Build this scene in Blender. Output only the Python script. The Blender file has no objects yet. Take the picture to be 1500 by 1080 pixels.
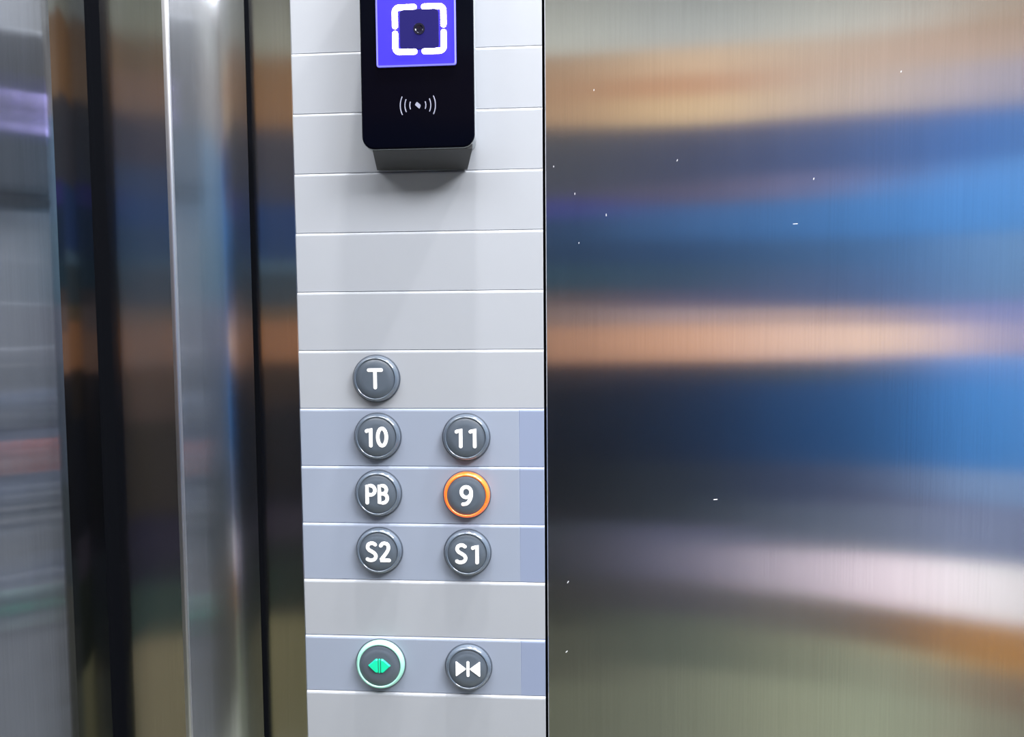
import bpy, bmesh, math, random
from mathutils import Vector, Matrix, Euler

random.seed(7)
S = bpy.context.scene
C = S.collection
PI = math.pi

# ------------------------------------------------------------------ camera, world, lights, exposure
F_PX = 1100.0
CAM = Vector((0.2049, -0.5611, 1.35))
cd = bpy.data.cameras.new('camera')
cd.sensor_fit = 'HORIZONTAL'; cd.sensor_width = 36.0; cd.lens = F_PX * 36.0 / 1500.0
cd.clip_start = 0.02
cam = bpy.data.objects.new('camera', cd); C.objects.link(cam)
YAW, PITCH, ROLL = 0.0733, -0.0573, 0.0081
R3 = (Matrix.Rotation(YAW, 3, 'Z') @ Matrix.Rotation(PITCH, 3, 'X') @ Matrix.Rotation(ROLL, 3, 'Y'))
cam.location = CAM
cam.rotation_euler = (R3 @ Matrix.Rotation(PI / 2, 3, 'X')).to_euler()
S.camera = cam

w = bpy.data.worlds.new('world'); S.world = w; w.use_nodes = True
w.node_tree.nodes['Background'].inputs[0].default_value = (0.6, 0.7, 0.85, 1)
w.node_tree.nodes['Background'].inputs[1].default_value = 0.3
S.view_settings.view_transform = 'Standard'; S.view_settings.look = 'None'
S.view_settings.gamma = 1; S.view_settings.use_curve_mapping = False
S.view_settings.exposure = 0.0
S.cycles.use_denoising = True
S.cycles.max_bounces = 8; S.cycles.diffuse_bounces = 4; S.cycles.glossy_bounces = 6
S.cycles.sample_clamp_indirect = 6.0

CEIL = 2.42
XL, XR, YB = -1.30, 1.75, -1.60          # inner faces of the cabin's side walls and back wall


def area(name, loc, rot, sx, sy, power, col, shape='RECTANGLE'):
    l = bpy.data.lights.new(name, 'AREA'); l.shape = shape; l.size = sx; l.size_y = sy
    l.energy = power; l.color = col
    o = bpy.data.objects.new(name, l); C.objects.link(o); o.location = loc; o.rotation_euler = rot
    return o


DOWNLIGHTS = [(-0.075, -0.135), (0.165, -0.135), (0.62, -0.135)]
for dx, dy in DOWNLIGHTS:
    area('downlight_lamp', (dx, dy, CEIL - 0.012), (0, 0, 0), 0.05, 0.05, 20, (1.0, 0.97, 0.95), 'DISK')
CABIN_FILLS = [(-0.55, 0.55), (0.30, 0.80), (1.20, 0.70)]  # added unseen fill; the rightmost is boosted to brighten the reflected pale board
for lx, lw in CABIN_FILLS:
    area('cabin_fill', (lx, -0.85, CEIL - 0.03), (0, 0, 0), lw, 0.62, (26.0 if lx < 1 else 96.0) * lw, (0.98, 0.98, 1.0))


# ------------------------------------------------------------------ helpers
def at(px, py, Y=0.0):
    """point of the plane y = Y seen at a pixel of the 1500 x 1080 photograph (used as a ruler while modelling)"""
    d = R3 @ Vector(((px - 750) / F_PX, 1.0, (540 - py) / F_PX))
    return CAM + d * ((Y - CAM.y) / d.y)


def srgb(r, g, b):
    f = lambda c: (c / 255) / 12.92 if c / 255 <= 0.04045 else ((c / 255 + 0.055) / 1.055) ** 2.4
    return (f(r), f(g), f(b), 1)


def mat(name, col, rough=0.5, metal=0.0, emit=None, estr=0.0, coat=0.0, spec=0.5, noise=0.0, nscale=60.0, trans=0.0):
    m = bpy.data.materials.new(name); m.use_nodes = True
    nt = m.node_tree; b = nt.nodes['Principled BSDF']
    b.inputs['Base Color'].default_value = col
    b.inputs['Roughness'].default_value = rough
    b.inputs['Metallic'].default_value = metal
    b.inputs['Specular IOR Level'].default_value = spec
    b.inputs['Coat Weight'].default_value = coat
    b.inputs['Coat Roughness'].default_value = 0.05
    b.inputs['Transmission Weight'].default_value = trans
    if emit:
        b.inputs['Emission Color'].default_value = emit
        b.inputs['Emission Strength'].default_value = estr
    if noise:
        tc = nt.nodes.new('ShaderNodeTexCoord'); n = nt.nodes.new('ShaderNodeTexNoise')
        n.inputs['Scale'].default_value = nscale; n.inputs['Detail'].default_value = 3
        nt.links.new(tc.outputs['Object'], n.inputs['Vector'])
        mr = nt.nodes.new('ShaderNodeMapRange')
        mr.inputs['To Min'].default_value = 1 - noise; mr.inputs['To Max'].default_value = 1 + noise
        nt.links.new(n.outputs['Fac'], mr.inputs['Value'])
        mx = nt.nodes.new('ShaderNodeVectorMath'); mx.operation = 'SCALE'
        mx.inputs[0].default_value = col[:3]
        nt.links.new(mr.outputs['Result'], mx.inputs['Scale'])
        nt.links.new(mx.outputs['Vector'], b.inputs['Base Color'])
    return m


def brushed(name, col, rough, aniso, bump=0.022, grain=0.07):
    """stainless steel brushed up and down: reflections smear sideways"""
    m = bpy.data.materials.new(name); m.use_nodes = True
    nt = m.node_tree; b = nt.nodes['Principled BSDF']; L = nt.links.new
    b.inputs['Metallic'].default_value = 1.0
    b.inputs['Roughness'].default_value = rough
    b.inputs['Anisotropic'].default_value = aniso
    g = nt.nodes.new('ShaderNodeNewGeometry')
    cr = nt.nodes.new('ShaderNodeVectorMath'); cr.operation = 'CROSS_PRODUCT'
    cr.inputs[0].default_value = (0, 0, 1)
    L(g.outputs['Normal'], cr.inputs[1]); L(cr.outputs['Vector'], b.inputs['Tangent'])
    mp = nt.nodes.new('ShaderNodeMapping'); mp.inputs['Scale'].default_value = (900, 900, 12)
    L(g.outputs['Position'], mp.inputs['Vector'])
    n = nt.nodes.new('ShaderNodeTexNoise'); n.inputs['Scale'].default_value = 1.0; n.inputs['Detail'].default_value = 4
    L(mp.outputs['Vector'], n.inputs['Vector'])
    mp2 = nt.nodes.new('ShaderNodeMapping'); mp2.inputs['Scale'].default_value = (1, 1, 0.25)
    L(g.outputs['Position'], mp2.inputs['Vector'])
    n2 = nt.nodes.new('ShaderNodeTexNoise'); n2.inputs['Scale'].default_value = 34.0; n2.inputs['Detail'].default_value = 3
    L(mp2.outputs['Vector'], n2.inputs['Vector'])
    ad = nt.nodes.new('ShaderNodeMath'); ad.operation = 'MULTIPLY_ADD'; ad.inputs[1].default_value = 0.5
    L(n2.outputs['Fac'], ad.inputs[0]); L(n.outputs['Fac'], ad.inputs[2])
    mr = nt.nodes.new('ShaderNodeMapRange')
    mr.inputs['From Min'].default_value = 0.4; mr.inputs['From Max'].default_value = 1.1
    mr.inputs['To Min'].default_value = 1 - grain; mr.inputs['To Max'].default_value = 1 + grain
    L(ad.outputs['Value'], mr.inputs['Value'])
    sc = nt.nodes.new('ShaderNodeVectorMath'); sc.operation = 'SCALE'; sc.inputs[0].default_value = col[:3]
    L(mr.outputs['Result'], sc.inputs['Scale']); L(sc.outputs['Vector'], b.inputs['Base Color'])
    bp = nt.nodes.new('ShaderNodeBump'); bp.inputs['Strength'].default_value = bump; bp.inputs['Distance'].default_value = 0.0005
    L(n.outputs['Fac'], bp.inputs['Height']); L(bp.outputs['Normal'], b.inputs['Normal'])
    return m


def link(name, me, m, parent=None, smooth=False, kind=None):
    o = bpy.data.objects.new(name, me); C.objects.link(o)
    if m and not me.materials: me.materials.append(m)
    if smooth:
        for p in me.polygons: p.use_smooth = True
    if parent: o.parent = parent
    if kind: o['kind'] = kind
    return o


def obj(name, bm, m, parent=None, smooth=False, kind=None):
    bmesh.ops.recalc_face_normals(bm, faces=bm.faces)
    me = bpy.data.meshes.new(name); bm.to_mesh(me); bm.free()
    return link(name, me, m, parent, smooth, kind)


def tag(o, label, cat=None, group=None, kind=None):
    o['label'] = label
    if cat: o['category'] = cat
    if group: o['group'] = group
    if kind: o['kind'] = kind
    return o


def thing(name, label, cat, loc, group=None):
    o = bpy.data.objects.new(name, None); C.objects.link(o); o.location = loc; o.empty_display_size = 0.02
    return tag(o, label, cat, group)


def box(bm, x0, x1, y0, y1, z0, z1, bev=0.0):
    v = [bm.verts.new((x, y, z)) for x in (x0, x1) for y in (y0, y1) for z in (z0, z1)]
    fs = [bm.faces.new([v[i] for i in q]) for q in ((0, 1, 3, 2), (4, 6, 7, 5), (0, 4, 5, 1), (2, 3, 7, 6), (0, 2, 6, 4), (1, 5, 7, 3))]
    if bev:
        bmesh.ops.recalc_face_normals(bm, faces=fs)
        es = list({e for f in fs for e in f.edges})
        bmesh.ops.bevel(bm, geom=es, offset=bev, segments=2, affect='EDGES', profile=0.5)


def bxm(*a, bev=0.0):
    bm = bmesh.new(); box(bm, *a, bev=bev); return bm


def lathe(bm, prof, seg=64, cx=0, cz=0):
    """revolve (radius, y) pairs about the y axis"""
    rings = []
    for r, y in prof:
        if r < 1e-6: rings.append([bm.verts.new((cx, y, cz))])
        else: rings.append([bm.verts.new((cx + r * math.cos(2 * PI * i / seg), y, cz + r * math.sin(2 * PI * i / seg))) for i in range(seg)])
    for a, b in zip(rings, rings[1:]):
        for i in range(seg):
            j = (i + 1) % seg
            if len(a) == 1: bm.faces.new((a[0], b[i], b[j]))
            elif len(b) == 1: bm.faces.new((a[i], b[0], a[j]))
            else: bm.faces.new((a[i], b[i], b[j], a[j]))


def rrect(w_, h_, r, seg=8):
    pts = []
    for cx, cz, a0 in ((w_ / 2 - r, h_ / 2 - r, 0), (-w_ / 2 + r, h_ / 2 - r, PI / 2), (-w_ / 2 + r, -h_ / 2 + r, PI), (w_ / 2 - r, -h_ / 2 + r, 1.5 * PI)):
        for i in range(seg + 1):
            a = a0 + PI / 2 * i / seg
            pts.append((cx + r * math.cos(a), cz + r * math.sin(a)))
    return pts


def loft(bm, loops, cap0=True, cap1=True):
    """loops: lists of (x, y, z) of equal length"""
    rings = [[bm.verts.new(p) for p in lp] for lp in loops]
    n = len(rings[0])
    for a, b in zip(rings, rings[1:]):
        for i in range(n):
            j = (i + 1) % n
            bm.faces.new((a[i], a[j], b[j], b[i]))
    if cap0: bm.faces.new(rings[0])
    if cap1: bm.faces.new(rings[-1])


def extrude_plan(bm, pts, z0, z1, closed=False):
    """vertical sheet over a plan polyline"""
    lo = [bm.verts.new((x, y, z0)) for x, y in pts]; hi = [bm.verts.new((x, y, z1)) for x, y in pts]
    n = len(pts)
    for i in range(n if closed else n - 1):
        j = (i + 1) % n
        bm.faces.new((lo[i], lo[j], hi[j], hi[i]))
    if closed:
        bm.faces.new(lo); bm.faces.new(hi)


def prism(bm, poly, y0, y1, inset=0.0):
    """flat polygon (x, z) given a thickness from y0 (back) to y1 (front), with a bevelled front"""
    cx = sum(p[0] for p in poly) / len(poly); cz = sum(p[1] for p in poly) / len(poly)
    ins = [(cx + (x - cx) * (1 - inset), cz + (z - cz) * (1 - inset)) for x, z in poly]
    ym = y0 + (y1 - y0) * 0.45
    loft(bm, [[(x, y0, z) for x, z in poly], [(x, ym, z) for x, z in poly], [(x, y1, z) for x, z in ins]])


def catmull(pts, n=7):
    out = []
    P = [pts[0]] + list(pts) + [pts[-1]]
    for i in range(1, len(P) - 2):
        p0, p1, p2, p3 = P[i - 1], P[i], P[i + 1], P[i + 2]
        for k in range(n):
            t = k / n
            out.append(tuple(0.5 * (2 * b + (-a + c) * t + (2 * a - 5 * b + 4 * c - d) * t * t + (-a + 3 * b - 3 * c + d) * t ** 3)
                             for a, b, c, d in zip(p0, p1, p2, p3)))
    out.append(tuple(pts[-1]))
    return out


def stroke(bm, pts, r, y0, h, closed=False):
    """a raised rounded line: pts in (x, z), half width r, standing h proud of y0"""
    prof = [(-r, 0), (-r * 0.97, -h * 0.55), (-r * 0.72, -h * 0.93), (0, -h), (r * 0.72, -h * 0.93), (r * 0.97, -h * 0.55), (r, 0)]
    n = len(pts); rings = []
    for i, (x, z) in enumerate(pts):
        a = pts[i - 1] if (i or closed) else pts[i]
        b = pts[(i + 1) % n] if (i < n - 1 or closed) else pts[i]
        tx, tz = b[0] - a[0], b[1] - a[1]; l = math.hypot(tx, tz) or 1
        nx, nz = -tz / l, tx / l
        rings.append([bm.verts.new((x + nx * s, y0 + d, z + nz * s)) for s, d in prof])
    for i in range(n if closed else n - 1):
        a, b = rings[i], rings[(i + 1) % n]
        for k in range(len(prof) - 1): bm.faces.new((a[k], a[k + 1], b[k + 1], b[k]))
    if not closed:
        for e in (0, n - 1):
            x, z = pts[e]
            lathe(bm, [(r, y0), (r * 0.97, y0 - h * 0.55), (r * 0.72, y0 - h * 0.93), (0, y0 - h)], 16, x, z)


# ------------------------------------------------------------------ materials
M_wall = brushed('brushed_steel_wall', srgb(228, 228, 230), 0.15, 1.0)
M_door = brushed('brushed_steel_door', srgb(228, 228, 230), 0.15, 1.0)
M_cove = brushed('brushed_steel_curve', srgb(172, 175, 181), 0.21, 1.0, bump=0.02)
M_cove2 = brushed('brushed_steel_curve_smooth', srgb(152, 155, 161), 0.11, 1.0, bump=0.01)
M_lip = brushed('bright_steel_lip', srgb(200, 202, 208), 0.34, 0.5, bump=0.0)
M_dark = mat('dark_recess', srgb(8, 9, 12), 0.9, spec=0.0)
M_slat = mat('grey_painted_slat', srgb(155, 159, 166), 0.42, spec=0.4, noise=0.015, nscale=40)
M_slatb = mat('blue_grey_painted_slat', srgb(139, 148, 165), 0.40, spec=0.4, noise=0.015, nscale=40)
M_slat_refl = mat('blue_grey_end_reflection', srgb(129, 140, 165), 0.40, spec=0.4)  # bluer tone painted in for a reflection on the slat ends
M_ring = mat('clear_grey_button_ring', srgb(86, 97, 111), 0.14, coat=1.0, spec=0.6)
M_bezel = mat('dark_button_gap', srgb(70, 78, 90), 0.35)
M_face = mat('charcoal_button_face', srgb(78, 87, 98), 0.36, spec=0.5, noise=0.04, nscale=300)
M_white = mat('white_symbol', srgb(250, 250, 250), 0.5, emit=(1, 1, 1, 1), estr=0.25)
M_orange = mat('lit_orange_ring', srgb(240, 110, 40), 0.25, emit=srgb(255, 105, 25), estr=0.62, coat=0.6)
M_greenr = mat('lit_green_ring', srgb(150, 205, 190), 0.15, emit=srgb(120, 235, 195), estr=0.16, coat=1.0)
M_green = mat('lit_green_symbol', srgb(20, 190, 145), 0.4, emit=srgb(0, 200, 145), estr=0.32)
M_black = mat('black_reader_glass', srgb(3, 4, 12), 0.10, spec=0.10)
M_silver = mat('silver_reader_housing', srgb(150, 156, 163), 0.38, metal=0.25)
M_under = mat('grey_reader_mount', srgb(60, 61, 65), 0.5)
M_glow = mat('backlit_violet_window', srgb(50, 40, 180), 0.4, spec=0.15, emit=srgb(66, 58, 200), estr=0.16)
M_glowd = mat('dim_violet_window', srgb(12, 10, 50), 0.5, spec=0.05, emit=srgb(56, 50, 150), estr=0.42)
M_edge = mat('window_edge', srgb(120, 120, 215), 0.15, emit=srgb(100, 98, 225), estr=0.25)
M_bar = mat('lit_white_light_bar', srgb(250, 250, 255), 0.4, emit=(0.56, 0.48, 1.0, 1), estr=26.0)
M_print = mat('silver_print', srgb(128, 131, 150), 0.5)
M_lens = mat('black_lens', srgb(18, 17, 36), 0.1)
M_speck = mat('white_speck', srgb(205, 205, 208), 0.7)
M_ceil = mat('ceiling_paint', srgb(205, 206, 200), 0.7, noise=0.02)
M_floor = mat('grey_green_floor', srgb(150, 152, 138), 0.6, noise=0.06, nscale=30)
M_lamp = mat('lamp_diffuser', srgb(240, 240, 240), 0.6, emit=(0.95, 0.98, 1, 1), estr=3.0)
_boards = {}


def board(c):
    if c not in _boards: _boards[c] = mat('reflected_board_%d_%d_%d' % c, srgb(*c), 0.55, spec=0.2, noise=0.05, nscale=9)
    return _boards[c]


# ------------------------------------------------------------------ structure
Z0, Z1 = 0.0, CEIL
YW = 0.004                       # face of the steel wall; the control panel stands 4 mm proud of it
COPW = 0.1874
X_strip = at(377, 540, YW).x
wall = tag(obj('wall_front', bxm(X_strip - 0.30, XR + 0.02, YW + 0.016, YW + 0.07, Z0, Z1), M_dark, kind='structure'),
           'brushed stainless steel front wall of the lift car around the control panel', 'wall')
p = obj('steel_panel', bxm(COPW + 0.0018, XR, YW, YW + 0.016, Z0, Z1, bev=0.0007), M_wall, wall)
p['label'] = 'wide brushed steel sheet beside the control panel'
p = obj('steel_strip', bxm(X_strip, -0.0012, YW, YW + 0.016, Z0, Z1, bev=0.0007), M_wall, wall)
p['label'] = 'narrow dark brushed steel strip beside the curved door edge'

# door leaf with the curved leading edge: plan profile from the gap line (right) to the black slot (left)


def bend(px0, y0, table, n=30):
    """plan curve of a bent sheet: table of (ruler position, angle the sheet has turned from facing the viewer)"""
    p = at(px0, 540, y0); x, y = p.x, p.y
    out = [(x, y)]
    lo = table[-1][0]
    for i in range(1, n + 1):
        q = px0 + (lo - px0) * i / n; qm = px0 + (lo - px0) * (i - .5) / n
        for (a0, f0), (a1, f1) in zip(table, table[1:]):
            if a1 <= qm <= a0:
                t = (a0 - qm) / (a0 - a1); t = t * t * (3 - 2 * t) * .5 + t * .5
                phi = math.radians(f0 + (f1 - f0) * t)
        d = at(q, 540, -0.1) - CAM; m = d.x / d.y
        dx, dy = -math.cos(phi), -math.sin(phi)
        s = (m * (y - CAM.y) - (x - CAM.x)) / (dx - m * dy)
        x += dx * s; y += dy * s
        out.append((x, y))
    return out


HD = Z1 - 0.1
c1 = bend(372, -0.004, [(372, 2), (356, 9), (342, 24), (330, 40), (316, 49), (302, 56), (294, 60), (278, 62.6), (265, 65)], n=80)
xb, YD = c1[-1]
xs = at(163, 540, YD).x
door1 = tag(obj('door_1', bxm(xs + 0.004, xb - 0.004, YD + 0.004, YD + 0.03, Z0, HD), M_dark, kind='structure'),
            'brushed steel lift door leaf with a curved edge next to the control panel wall', 'door')
obj('edge_seal', bxm(c1[0][0] - .004, c1[0][0] + .0002, c1[0][1] + .0006, 0.019, Z0, HD), M_dark, door1)
bm = bmesh.new(); extrude_plan(bm, c1, Z0, HD)
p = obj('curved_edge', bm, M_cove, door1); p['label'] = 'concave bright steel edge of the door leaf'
lr = 0.0026
lip = [(xb - lr + lr * math.sin(a), YD - lr * math.cos(a)) for a in [PI / 2 * (1 - i / 8) for i in range(9)]]
bm = bmesh.new(); extrude_plan(bm, lip + [(xb - lr - .0014, YD - lr)], Z0, HD)
obj('rounded_lip', bm, M_lip, door1, smooth=True)
bm = bmesh.new(); extrude_plan(bm, [(xb - lr - .0014, YD - lr), (xs + 0.0015, YD - lr), (xs + 0.0004, YD - lr + 0.0004), (xs, YD - lr + 0.0015), (xs, YD + 0.05)], Z0, HD)
obj('flat_panel', bm, M_door, door1)

# black slot between the two leaves
slot = tag(obj('trim_1', bxm(at(120, 540, YD).x - 0.03, xs + 0.002, YD + 0.035, YD + 0.06, Z0, HD), M_dark, kind='structure'),
           'black slot between the two steel door leaves', 'seal')
Y2 = YD - 0.017
c2 = bend(144, Y2, [(144, -4), (128, 2), (94, 20), (93.9, 60), (87, 64), (80, 68.2), (50, 70.8), (20, 73.2), (0, 74.6), (-80, 78)], n=110)
xd, YD2 = c2[-1]
door2 = tag(obj('door_2', bxm(XL, xd - 0.004, YD2 + 0.004, YD2 + 0.03, Z0, HD), M_dark, kind='structure'),
            'brushed steel lift door leaf beyond the black slot, reflecting violet light', 'door')
bm = bmesh.new(); extrude_plan(bm, c2, Z0, HD)
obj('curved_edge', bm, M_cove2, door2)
bm = bmesh.new(); extrude_plan(bm, [c2[0], (c2[0][0] + .0012, Y2 + .0012), (c2[0][0] + .0016, Y2 + .004), (c2[0][0] + .0016, YD + 0.002)], Z0, HD)
obj('return_edge', bm, M_dark, door2)
obj('edge_seal', bxm(c2[0][0] - .006, c2[0][0] + .0020, YD + .002, YD + 0.036, Z0, HD), M_dark, door2)['label'] = 'black rubber seal on the edge of the door leaf'
bm = bmesh.new(); extrude_plan(bm, [(xd, YD2), (XL, YD2)], Z0, HD)
obj('flat_panel', bm, M_door, door2)

tag(obj('trim_2', bxm(XL, -0.03, YD2 - 0.01, 0.05, HD, CEIL), M_door, kind='structure'), 'steel header over the lift door leaves', 'trim')

# floor, ceiling and unseen walls; coloured boards added for the steel to reflect
tag(obj('floor', bxm(XL - .1, XR + .1, YB - .1, 0.1, -0.05, 0), M_floor, kind='structure'), 'grey green floor of the lift car', 'floor')
tag(obj('ceiling', bxm(XL - .1, XR + .1, YB - .1, 0.1, CEIL, CEIL + 0.05), M_ceil, kind='structure'), 'pale ceiling of the lift car', 'ceiling')

# >>>BOARDS
BACK = [  # made-up boards, heights and colours set for the bands reflected in the steel
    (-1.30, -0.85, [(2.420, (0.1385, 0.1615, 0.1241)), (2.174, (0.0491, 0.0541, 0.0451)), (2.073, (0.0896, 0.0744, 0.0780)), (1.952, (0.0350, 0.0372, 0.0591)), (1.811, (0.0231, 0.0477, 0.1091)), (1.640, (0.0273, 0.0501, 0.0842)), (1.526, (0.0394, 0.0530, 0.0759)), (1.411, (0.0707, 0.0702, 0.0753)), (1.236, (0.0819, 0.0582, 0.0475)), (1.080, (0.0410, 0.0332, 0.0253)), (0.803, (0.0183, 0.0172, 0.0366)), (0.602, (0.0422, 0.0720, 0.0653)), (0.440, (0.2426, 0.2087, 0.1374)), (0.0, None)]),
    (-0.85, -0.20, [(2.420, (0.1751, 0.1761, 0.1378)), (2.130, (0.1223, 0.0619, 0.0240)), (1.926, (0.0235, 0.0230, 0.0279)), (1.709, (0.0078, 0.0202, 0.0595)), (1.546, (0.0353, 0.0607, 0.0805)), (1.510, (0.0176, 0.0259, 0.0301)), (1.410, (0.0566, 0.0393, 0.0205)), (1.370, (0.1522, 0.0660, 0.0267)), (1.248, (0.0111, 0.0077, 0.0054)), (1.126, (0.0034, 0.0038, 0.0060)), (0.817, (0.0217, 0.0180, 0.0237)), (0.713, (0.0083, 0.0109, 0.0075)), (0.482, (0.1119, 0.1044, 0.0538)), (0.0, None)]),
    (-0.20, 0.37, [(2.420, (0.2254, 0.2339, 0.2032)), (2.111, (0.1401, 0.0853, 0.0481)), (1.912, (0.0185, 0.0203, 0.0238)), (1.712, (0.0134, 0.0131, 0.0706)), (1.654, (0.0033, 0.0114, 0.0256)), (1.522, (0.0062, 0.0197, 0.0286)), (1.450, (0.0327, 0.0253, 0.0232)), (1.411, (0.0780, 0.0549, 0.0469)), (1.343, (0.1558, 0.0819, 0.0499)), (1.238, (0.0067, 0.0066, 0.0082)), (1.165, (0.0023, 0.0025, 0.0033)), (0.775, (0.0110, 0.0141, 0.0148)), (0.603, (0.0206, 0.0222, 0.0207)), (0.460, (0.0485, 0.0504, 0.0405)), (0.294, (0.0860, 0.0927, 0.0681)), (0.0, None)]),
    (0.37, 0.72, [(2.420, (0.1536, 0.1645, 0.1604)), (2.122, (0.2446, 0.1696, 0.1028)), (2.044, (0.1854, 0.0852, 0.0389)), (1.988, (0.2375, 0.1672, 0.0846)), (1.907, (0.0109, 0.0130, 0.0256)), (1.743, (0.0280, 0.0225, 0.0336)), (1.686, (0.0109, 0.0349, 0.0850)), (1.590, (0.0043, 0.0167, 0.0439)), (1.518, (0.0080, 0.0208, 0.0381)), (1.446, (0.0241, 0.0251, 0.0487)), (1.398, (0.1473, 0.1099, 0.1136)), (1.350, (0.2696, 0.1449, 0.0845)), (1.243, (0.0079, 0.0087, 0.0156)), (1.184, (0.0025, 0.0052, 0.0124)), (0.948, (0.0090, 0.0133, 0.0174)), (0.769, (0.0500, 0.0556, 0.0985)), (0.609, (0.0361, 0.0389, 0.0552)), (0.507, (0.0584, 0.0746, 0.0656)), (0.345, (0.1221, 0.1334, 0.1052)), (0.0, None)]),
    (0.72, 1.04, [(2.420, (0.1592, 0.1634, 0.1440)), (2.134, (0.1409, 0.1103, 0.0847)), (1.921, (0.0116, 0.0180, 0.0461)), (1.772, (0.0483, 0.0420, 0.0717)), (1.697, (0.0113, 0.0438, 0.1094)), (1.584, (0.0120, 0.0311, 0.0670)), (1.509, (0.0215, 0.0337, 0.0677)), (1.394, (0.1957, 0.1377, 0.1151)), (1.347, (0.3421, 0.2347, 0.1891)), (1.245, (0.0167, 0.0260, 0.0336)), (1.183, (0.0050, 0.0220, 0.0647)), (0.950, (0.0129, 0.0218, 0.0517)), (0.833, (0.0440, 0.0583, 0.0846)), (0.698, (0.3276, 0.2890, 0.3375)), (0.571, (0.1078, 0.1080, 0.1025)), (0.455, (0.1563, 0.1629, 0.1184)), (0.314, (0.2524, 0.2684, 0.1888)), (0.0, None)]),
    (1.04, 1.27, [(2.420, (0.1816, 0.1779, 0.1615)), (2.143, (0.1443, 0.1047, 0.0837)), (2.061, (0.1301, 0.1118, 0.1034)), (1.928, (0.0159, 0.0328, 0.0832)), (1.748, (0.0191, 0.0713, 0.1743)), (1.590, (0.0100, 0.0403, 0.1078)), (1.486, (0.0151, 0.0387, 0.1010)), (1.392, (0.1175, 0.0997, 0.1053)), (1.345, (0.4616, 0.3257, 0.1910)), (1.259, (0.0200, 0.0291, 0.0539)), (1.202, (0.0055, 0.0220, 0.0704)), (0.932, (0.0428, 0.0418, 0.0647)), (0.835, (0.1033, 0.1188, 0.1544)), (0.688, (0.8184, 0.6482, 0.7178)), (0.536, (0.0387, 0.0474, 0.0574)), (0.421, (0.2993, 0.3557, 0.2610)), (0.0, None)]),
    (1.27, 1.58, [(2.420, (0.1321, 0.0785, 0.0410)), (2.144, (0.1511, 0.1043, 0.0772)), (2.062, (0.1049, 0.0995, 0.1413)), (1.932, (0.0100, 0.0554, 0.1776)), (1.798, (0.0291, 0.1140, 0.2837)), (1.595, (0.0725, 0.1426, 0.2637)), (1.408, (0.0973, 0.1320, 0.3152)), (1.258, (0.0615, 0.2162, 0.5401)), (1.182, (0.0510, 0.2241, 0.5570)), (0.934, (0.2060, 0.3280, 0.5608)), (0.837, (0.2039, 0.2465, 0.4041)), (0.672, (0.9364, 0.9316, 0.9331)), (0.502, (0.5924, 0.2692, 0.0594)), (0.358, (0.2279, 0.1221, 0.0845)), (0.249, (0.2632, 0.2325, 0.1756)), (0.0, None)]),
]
# <<<BOARDS
RIGHT = [(2.42, (112, 114, 110)), (2.20, (88, 86, 83)), (1.95, (64, 84, 100)), (1.65, (64, 84, 96)), (1.42, (80, 84, 94)), (1.25, (68, 75, 84)), (0.90, (58, 64, 66)), (0.60, (72, 72, 67)), (0.0, None)]  # board colours chosen for how they reflect in the curved door edges
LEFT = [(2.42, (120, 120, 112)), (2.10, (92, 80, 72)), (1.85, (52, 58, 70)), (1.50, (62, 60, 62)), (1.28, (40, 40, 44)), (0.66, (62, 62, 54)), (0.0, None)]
wb = tag(obj('wall_back', bxm(XL - .1, XR + .1, YB - 0.06, YB - 0.012, 0, CEIL), M_dark, kind='structure'), 'back wall of the lift car with coloured boards added for the steel to reflect', 'wall')
wr = tag(obj('wall_right', bxm(XR + 0.012, XR + 0.06, YB, 0.05, 0, CEIL), M_dark, kind='structure'), 'right wall of the lift car with blue boards added for the steel to reflect', 'wall')
wl = tag(obj('wall_left', bxm(XL - 0.06, XL - 0.012, YB, 0.05, 0, CEIL), M_dark, kind='structure'), 'left wall of the lift car with dark boards added for the steel to reflect', 'wall')
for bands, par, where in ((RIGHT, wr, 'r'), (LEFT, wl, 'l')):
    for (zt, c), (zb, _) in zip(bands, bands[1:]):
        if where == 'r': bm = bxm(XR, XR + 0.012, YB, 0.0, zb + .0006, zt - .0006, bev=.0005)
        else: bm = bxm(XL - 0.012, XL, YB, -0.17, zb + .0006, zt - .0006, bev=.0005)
        obj('panel', bm, board(c), par)  # board added on the unseen side wall for the steel to reflect
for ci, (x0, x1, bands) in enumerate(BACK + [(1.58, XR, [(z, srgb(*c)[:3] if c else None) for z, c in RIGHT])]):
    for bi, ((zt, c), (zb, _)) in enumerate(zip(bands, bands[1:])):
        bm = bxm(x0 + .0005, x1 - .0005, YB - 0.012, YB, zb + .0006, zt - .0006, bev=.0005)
        obj('panel', bm, mat('reflected_board', (*c, 1), 0.6, spec=0.1, noise=0.05, nscale=9), wb)  # board added on the unseen back wall for the steel to reflect

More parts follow.
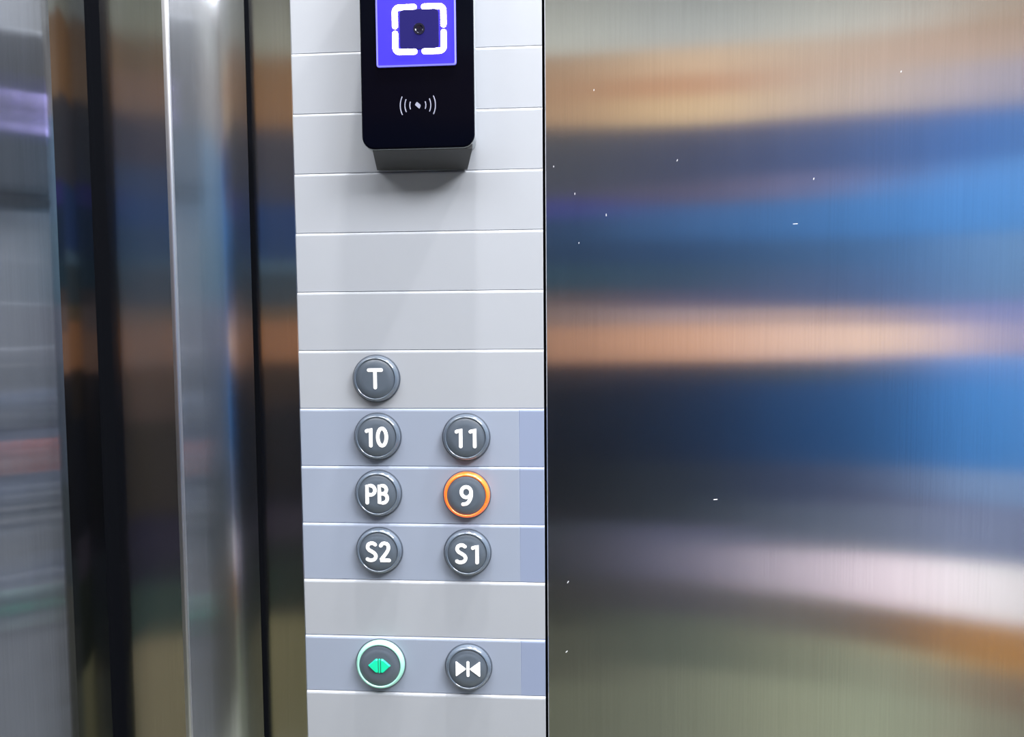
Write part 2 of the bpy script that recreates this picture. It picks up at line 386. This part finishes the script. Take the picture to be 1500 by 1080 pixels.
for (dx, dy), wh in zip(DOWNLIGHTS, ('left of the card reader', 'right of the card reader', 'over the wide steel sheet')):
    t = thing('downlight', 'small round ceiling downlight above the front wall, ' + wh, 'lamp', (dx, dy, CEIL), 'ceiling downlights')
    bm = bmesh.new(); lathe(bm, [(0.028, 0), (0.036, 0), (0.038, 0.003), (0.036, 0.006), (0.030, 0.006), (0.028, 0.004), (0.028, 0)], 32)
    bmesh.ops.rotate(bm, verts=bm.verts, cent=(0, 0, 0), matrix=Matrix.Rotation(-PI / 2, 3, 'X'))
    obj('trim_ring', bm, M_silver, t, smooth=True)
for (x, sx), wh in zip(CABIN_FILLS, ('nearest the door', 'widest of the three', 'boosted, nearest the right wall')):
    t = thing('ceiling_fill_light', 'flat fill light added on the unseen ceiling behind the camera, ' + wh, 'lamp', (x, -0.85, CEIL))
    bm = bmesh.new(); box(bm, -sx / 2 - .02, sx / 2 + .02, -.33, .33, -0.02, 0, bev=0.003)
    obj('frame', bm, M_silver, t)

# a few scratches and specks on the steel
bm = bmesh.new()
for px, py, l, a in ((870, 132, 3, 1.4), (992, 235, 4, 1.2), (842, 284, 4, 1.5), (888, 315, 5, 1.6), (1165, 328, 9, 0.05), (848, 356, 3, 1.4), (1192, 262, 4, 1.3),
                     (832, 853, 5, 1.0), (830, 955, 5, .8), (811, 244, 3, 1.5), (1048, 732, 8, 0.1), (1320, 105, 3, 1.2)):
    c = at(px, py, YW); d = Vector((math.cos(a), 0, math.sin(a))) * l * 0.00018; nn = Vector((-math.sin(a), 0, math.cos(a))) * 0.0002
    vs = [bm.verts.new(c + Vector((0, y, 0)) + q) for y in (0, -0.0003) for q in (d + nn, d - nn, -d - nn, -d + nn)]
    for q in ((0, 1, 2, 3), (4, 5, 6, 7), (0, 1, 5, 4), (1, 2, 6, 5), (2, 3, 7, 6), (3, 0, 4, 7)): bm.faces.new([vs[i] for i in q])
obj('specks', bm, M_speck, wall, kind='stuff')

# ------------------------------------------------------------------ control panel
PITCHZ = 0.0445
ZS = CAM.z + 0.2045              # height of the first seam seen in the photograph
cop = thing('elevator_control_panel', 'pale grey slatted lift control panel with nine round buttons between steel sheets', 'control panel', (COPW / 2, 0.012, ZS - 16 * PITCHZ))
base = Vector(cop.location)


def local(bm):
    bmesh.ops.translate(bm, verts=bm.verts, vec=-base); return bm


obj('back_plate', local(bxm(-0.0008, COPW + 0.0008, 0.006, 0.019, ZS - 16 * PITCHZ, ZS + 8 * PITCHZ)), M_dark, cop)


def slat_bm(x0, x1):
    ch = 0.0020
    h = PITCHZ
    g = 0.00012; tl = 0.0011
    prof = [(0.0078, -h + g), (tl + 0.0003, -h + g), (tl, -h + g + 0.0003), (0.0, -ch - 0.0002), (0.00012, -ch * .72), (0.0004, -ch * .42), (0.0010, -ch * .14), (tl + 0.0004, -g), (0.0078, -g)]   # (y, z) below the seam
    bm = bmesh.new()
    loft(bm, [[(x0, y, z) for y, z in prof], [(x0 + .0004, y - (0.0002 if y < .0005 else 0), z) for y, z in prof],
              [(x1 - .0004, y - (0.0002 if y < .0005 else 0), z) for y, z in prof], [(x1, y, z) for y, z in prof]])
    return bm


def mk(bm, name, m):
    bmesh.ops.recalc_face_normals(bm, faces=bm.faces)
    me = bpy.data.meshes.new(name); bm.to_mesh(me); bm.free(); me.materials.append(m); return me


REFLX = at(761, 720, 0).x
me_plain = mk(slat_bm(0, COPW), 'slat', M_slat)
me_blue = mk(slat_bm(0, REFLX), 'slat_blue', M_slatb)
me_slat_refl = mk(slat_bm(REFLX, COPW), 'slat_end_reflection', M_slat_refl)  # same slat profile, split off to carry the painted reflection
for k in range(-8, 16):
    blue = k in (6, 7, 8, 10)
    s = link('slat', me_blue if blue else me_plain, None, cop)
    s.location = Vector((0, 0, ZS - k * PITCHZ)) - base
    if blue:
        s['label'] = 'blue grey slat carrying buttons'
        e = link('slat_end_reflection', me_slat_refl, None, s)

# glyph centre lines, unit cap height 1 : (width, [(smooth?, closed?, points)])
def ell(cx, cz, rx, rz, a0=0, a1=360, n=28):
    return [(cx + rx * math.cos(math.radians(a0 + (a1 - a0) * i / n)), cz + rz * math.sin(math.radians(a0 + (a1 - a0) * i / n))) for i in range(n + 1)]


G = {
    'T': (0.72, [(0, [(0, 1), (.72, 1)]), (0, [(.36, 1), (.36, 0)])]),
    '1': (0.24, [(0, [(0, .84), (.07, .88), (.24, 1), (.24, 0)])]),
    '0': (0.50, [(1, ell(.25, .5, .25, .5)[:-1])]),
    'P': (0.46, [(0, [(0, 0), (0, 1), (.20, 1)] + ell(.20, .73, .26, .27, 90, -90, 14) + [(0, .46)])]),
    'B': (0.46, [(0, [(0, .53), (0, 1), (.18, 1)] + ell(.20, .765, .21, .235, 90, -90, 12) + [(0, .53)]),
                 (0, [(0, .53), (.20, .53)] + ell(.20, .265, .26, .265, 90, -90, 12) + [(0, 0), (0, .53)])]),
    '9': (0.56, [(1, ell(.28, .70, .28, .30)[:-1]), (0, catmull([(.56, .70), (.55, .45), (.45, .20), (.30, .04), (.09, .0)]))]),
    'S': (0.50, [(0, catmull([(.47, .92), (.36, .99), (.22, 1), (.07, .92), (.02, .76), (.10, .61), (.27, .51), (.43, .40), (.50, .24), (.42, .07), (.25, 0), (.10, .01), (0, .06)], 5))]),
    '2': (0.50, [(0, catmull([(.02, .86), (.13, .98), (.27, 1), (.42, .93), (.47, .75), (.41, .55), (.24, .30), (.0, 0)], 5) + [(.25, 0), (.50, 0)])]),
}


PAIR = {'10': .0054, '11': .0074, 'PB': .0034, 'S2': .0036, 'S1': .0056}


def text_bm(s, cap=0.0132, r=0.00140, y0=0.0, h=0.0007):
    bm = bmesh.new()
    gap = PAIR.get(s, 0)
    tot = sum(G[c][0] * cap for c in s) + gap * (len(s) - 1)
    x = -tot / 2
    for c in s:
        wd, sts = G[c]
        for closed, pts in sts:
            stroke(bm, [(x + px * cap, (pz - 0.5) * cap) for px, pz in pts], r, y0, h, bool(closed))
        x += wd * cap + gap
    return bm


def round_poly(poly, r, n=4):
    out = []
    m = len(poly)
    for i in range(m):
        p0, p1, p2 = Vector(poly[i - 1]), Vector(poly[i]), Vector(poly[(i + 1) % m])
        a = p1 + (p0 - p1).normalized() * r; b = p1 + (p2 - p1).normalized() * r
        for k in range(n + 1):
            t = k / n
            q = a * (1 - t) ** 2 + p1 * 2 * t * (1 - t) + b * t * t
            out.append((q.x, q.y))
    return out


BH = 0.0052                       # how far a button stands out of its slat
R0, R1 = 0.0177, 0.0150           # ring radius at the slat and at the face


def button(px, py, sym, label, ring=M_ring, face_r=None, rr=R0):
    c = at(px, py, -0.0024)
    e = bpy.data.objects.new('button', None); C.objects.link(e); e.parent = cop; e.empty_display_size = 0.01
    e.location = Vector((c.x, 0.0004, c.z)) - base
    e['label'] = label
    k = rr / R0
    bm = bmesh.new(); lathe(bm, [(0.0150 * k, -0.0002), (rr + 0.0007, -0.0002), (rr + 0.0007, -0.0007), (rr + 0.0002, -0.0009), (0.0150 * k, -0.0009)])
    obj('gap_ring', bm, M_bezel, e, smooth=False)
    r1 = R1 * k
    bm = bmesh.new(); lathe(bm, [(rr - 0.001, 0), (rr, -0.0006), (rr - 0.0001, -0.0020), (rr - 0.0006, -0.0036), (rr - 0.0013, -0.0047), (rr - 0.0020, -BH), (r1 + 0.0002, -BH - 0.0001), (r1, -BH + 0.0006), (r1 - 0.0006, -BH + 0.0010)])
    obj('ring', bm, ring, e, smooth=True)
    bm = bmesh.new(); lathe(bm, [(r1 + 0.00005, -BH + 0.0010), (r1 - 0.0004, -BH + 0.0004), (r1 * 0.6, -BH + 0.0001), (0, -BH)])
    obj('face', bm, M_face, e, smooth=True)
    y0 = -BH + 0.0003
    if sym == 'close':
        bm = bmesh.new()
        for sx in (-1, 1):
            prism(bm, round_poly([(sx * .0094, .0061), (sx * .0094, -.0061), (sx * .0012, 0)], 0.0010), y0, y0 - .0009, 0.05)
        stroke(bm, [(0, .0050), (0, -.0050)], .00115, y0, .0009)
        sm = M_white
    elif sym == 'open':
        bm = bmesh.new()
        for sx in (-1, 1):
            prism(bm, round_poly([(sx * .0012, .0056), (sx * .0028, .0056), (sx * .0088, .0004), (sx * .0028, -.0052), (sx * .0012, -.0052)], 0.0006), y0, y0 - .0016, 0.14)
        stroke(bm, [(0, .0050), (0, -.0048)], .0007, y0, .0011)
        sm = M_green
    else:
        bm = text_bm(sym, y0=y0); sm = M_white
    obj('symbol', bm, sm, e, smooth=False)
    return e


button(550.5, 555, 'T', 'round grey button marked T, alone in the top row')
button(552.5, 640, '10', 'round grey button marked 10')
button(682.5, 641, '11', 'round grey button marked 11')
button(553.5, 723.5, 'PB', 'round grey button marked PB')
button(683.5, 725.5, '9', 'round button marked 9 with a lit orange ring', ring=M_orange)
button(555, 807.5, 'S2', 'round grey button marked S2')
button(684.5, 810.5, 'S1', 'round grey button marked S1')
button(557, 974, 'open', 'door opening button with green symbol and pale green lit ring', ring=M_greenr, rr=0.0191)
button(686, 978.5, 'close', 'door closing button with two white triangles')

# ------------------------------------------------------------------ card reader
YF = -0.030
tl = at(527, 0, YF); bl = at(530, 218, YF); br = at(696, 217, YF)
RW = br.x - bl.x; RXC = (br.x + bl.x) / 2; RZB = (bl.z + br.z) / 2; RH = 0.150
rd = thing('card_reader', 'black glass access card reader with a lit violet window, screwed on the control panel', 'card reader', (RXC, 0.0, RZB))


def rloop(w_, h_, r, y):
    return [(x, y, z + RH / 2) for x, z in rrect(w_, h_, r)]


bm = bmesh.new()
loft(bm, [rloop(RW - .006, RH - .006, .007, -0.0003), rloop(RW - .004, RH - .004, .008, -0.008), rloop(RW - .001, RH - .001, .0088, -0.016), rloop(RW, RH, .009, -0.021), rloop(RW, RH, .009, -0.0275), rloop(RW - .0008, RH - .0008, .0088, -0.0282)])
obj('housing', bm, M_silver, rd, smooth=False)
q = [at(546, 219, -.0275), at(692, 219, -.0275), at(685, 249, 0.001), at(553, 250, 0.001)]
bm = bmesh.new()
lo_ = [(q[0].x - RXC, -.0275, -.0004), (q[1].x - RXC, -.0275, -.0004), (q[2].x - RXC, -.0002, q[2].z - RZB), (q[3].x - RXC, -.0002, q[3].z - RZB)]
loft(bm, [[(x, y, .012) for x, y, z in lo_], lo_])
obj('wall_bracket', bm, M_under, rd)['label'] = 'dark grey tapering bracket under the reader'
bm = bmesh.new()
loft(bm, [rloop(RW - .001, RH - .001, .0086, -0.0282), rloop(RW - .0004, RH - .0004, .009, -0.0288), rloop(RW - .0008, RH - .0008, .0088, -0.0296), rloop(RW - .0026, RH - .0026, .008, -0.0300)])
obj('front_plate', bm, M_black, rd)

# window: a backlit violet pane with four white corner bars
A = at(553.5, 97, YF); B = at(667.5, 96, YF)
WW = B.x - A.x; WH = WW * 0.97; wx = (A.x + B.x) / 2 - RXC; wz = (A.z + B.z) / 2 - RZB + WH / 2
win = obj('display_window', bxm(wx - WW / 2, wx + WW / 2, -0.0308, -0.0298, wz - WH / 2, wz + WH / 2, bev=.0003), M_glow, rd)
win['label'] = 'backlit violet window'
bm = bmesh.new()
o_, i_ = rrect(WW + .0012, WH + .0012, .0016, 3), rrect(WW - .0010, WH - .0010, .0010, 3)
loft(bm, [[(wx + x, -0.0298, wz + z) for x, z in o_], [(wx + x, -0.0312, wz + z) for x, z in o_], [(wx + x, -0.0314, wz + z) for x, z in i_], [(wx + x, -0.0306, wz + z) for x, z in i_]], False, False)
obj('window_frame', bm, M_edge, win)
sq = at(614.5, 43.5, YF)
sx_, sz_ = sq.x - RXC, sq.z - RZB
bm = bmesh.new(); loft(bm, [[(sx_ + x, y, sz_ + z) for x, z in rrect(q, q, .003)] for y, q in ((-0.0306, .0275), (-0.0311, .0275), (-0.0313, .0268))])
obj('dark_square', bm, M_glowd, win)
bm = bmesh.new(); lathe(bm, [(.0040, -.0311), (.0040, -.0318), (.0028, -.0318), (.0022, -.0314), (0, -.0313)], 32, sx_, sz_)
obj('lens', bm, M_lens, win, smooth=False)
e1 = at(579, 43, YF); e2 = at(650, 43, YF); hb = (e2.x - e1.x) / 2
t1 = at(614, 12, YF); t2 = at(614, 77, YF); vb = (t1.z - t2.z) / 2
g = 0.0026; rc = 0.0030; rb = 0.0020
for qx in (-1, 1):
    for qz in (1, -1):
        arc = [(hb - rc + rc * math.cos(a), vb - rc + rc * math.sin(a)) for a in [PI / 2 * i / 6 for i in range(7)]]
        pts = [(hb, rb + .0006)] + arc + [(g + 0.001, vb)]
        bm = bmesh.new(); stroke(bm, [(sx_ + qx * x, sz_ + qz * z) for x, z in pts], rb, -0.0309, 0.0005)
        obj('light_bar', bm, M_bar, win)
# contactless symbol: three arcs either side of a tilted dot
cs = at(612, 154.5, YF); cx_, cz_ = cs.x - RXC, cs.z - RZB
bm = bmesh.new()
for r_, ha in ((0.0125, 27), (0.0092, 25), (0.0057, 22)):
    for s in (-1, 1):
        pts = [(cx_ + s * (r_ * math.cos(math.radians(a))) , cz_ + r_ * math.sin(math.radians(a)) * 1.08) for a in [-ha + 2 * ha * i / 10 for i in range(11)]]
        stroke(bm, pts, 0.00036, -0.0300, 0.00015)
prism(bm, round_poly([(cx_ - .0021, cz_ + .0004), (cx_ - .0006, cz_ + .0026), (cx_ + .0022, cz_ + .0002), (cx_ + .0012, cz_ - .0025)], .0006), -0.0299, -0.0302)
obj('contactless_symbol', bm, M_print, rd)
sp = at(620, 221, -0.024)
bm = bmesh.new(); lathe(bm, [(.0018, 0), (.0018, -.0012), (.0009, -.0018), (0, -.0018)], 16)
bmesh.ops.rotate(bm, verts=bm.verts, cent=(0, 0, 0), matrix=Matrix.Rotation(PI / 2, 3, 'X'))
bmesh.ops.translate(bm, verts=bm.verts, vec=(sp.x - RXC, -0.0240, 0.0008))
obj('screw', bm, M_print, rd, smooth=False)
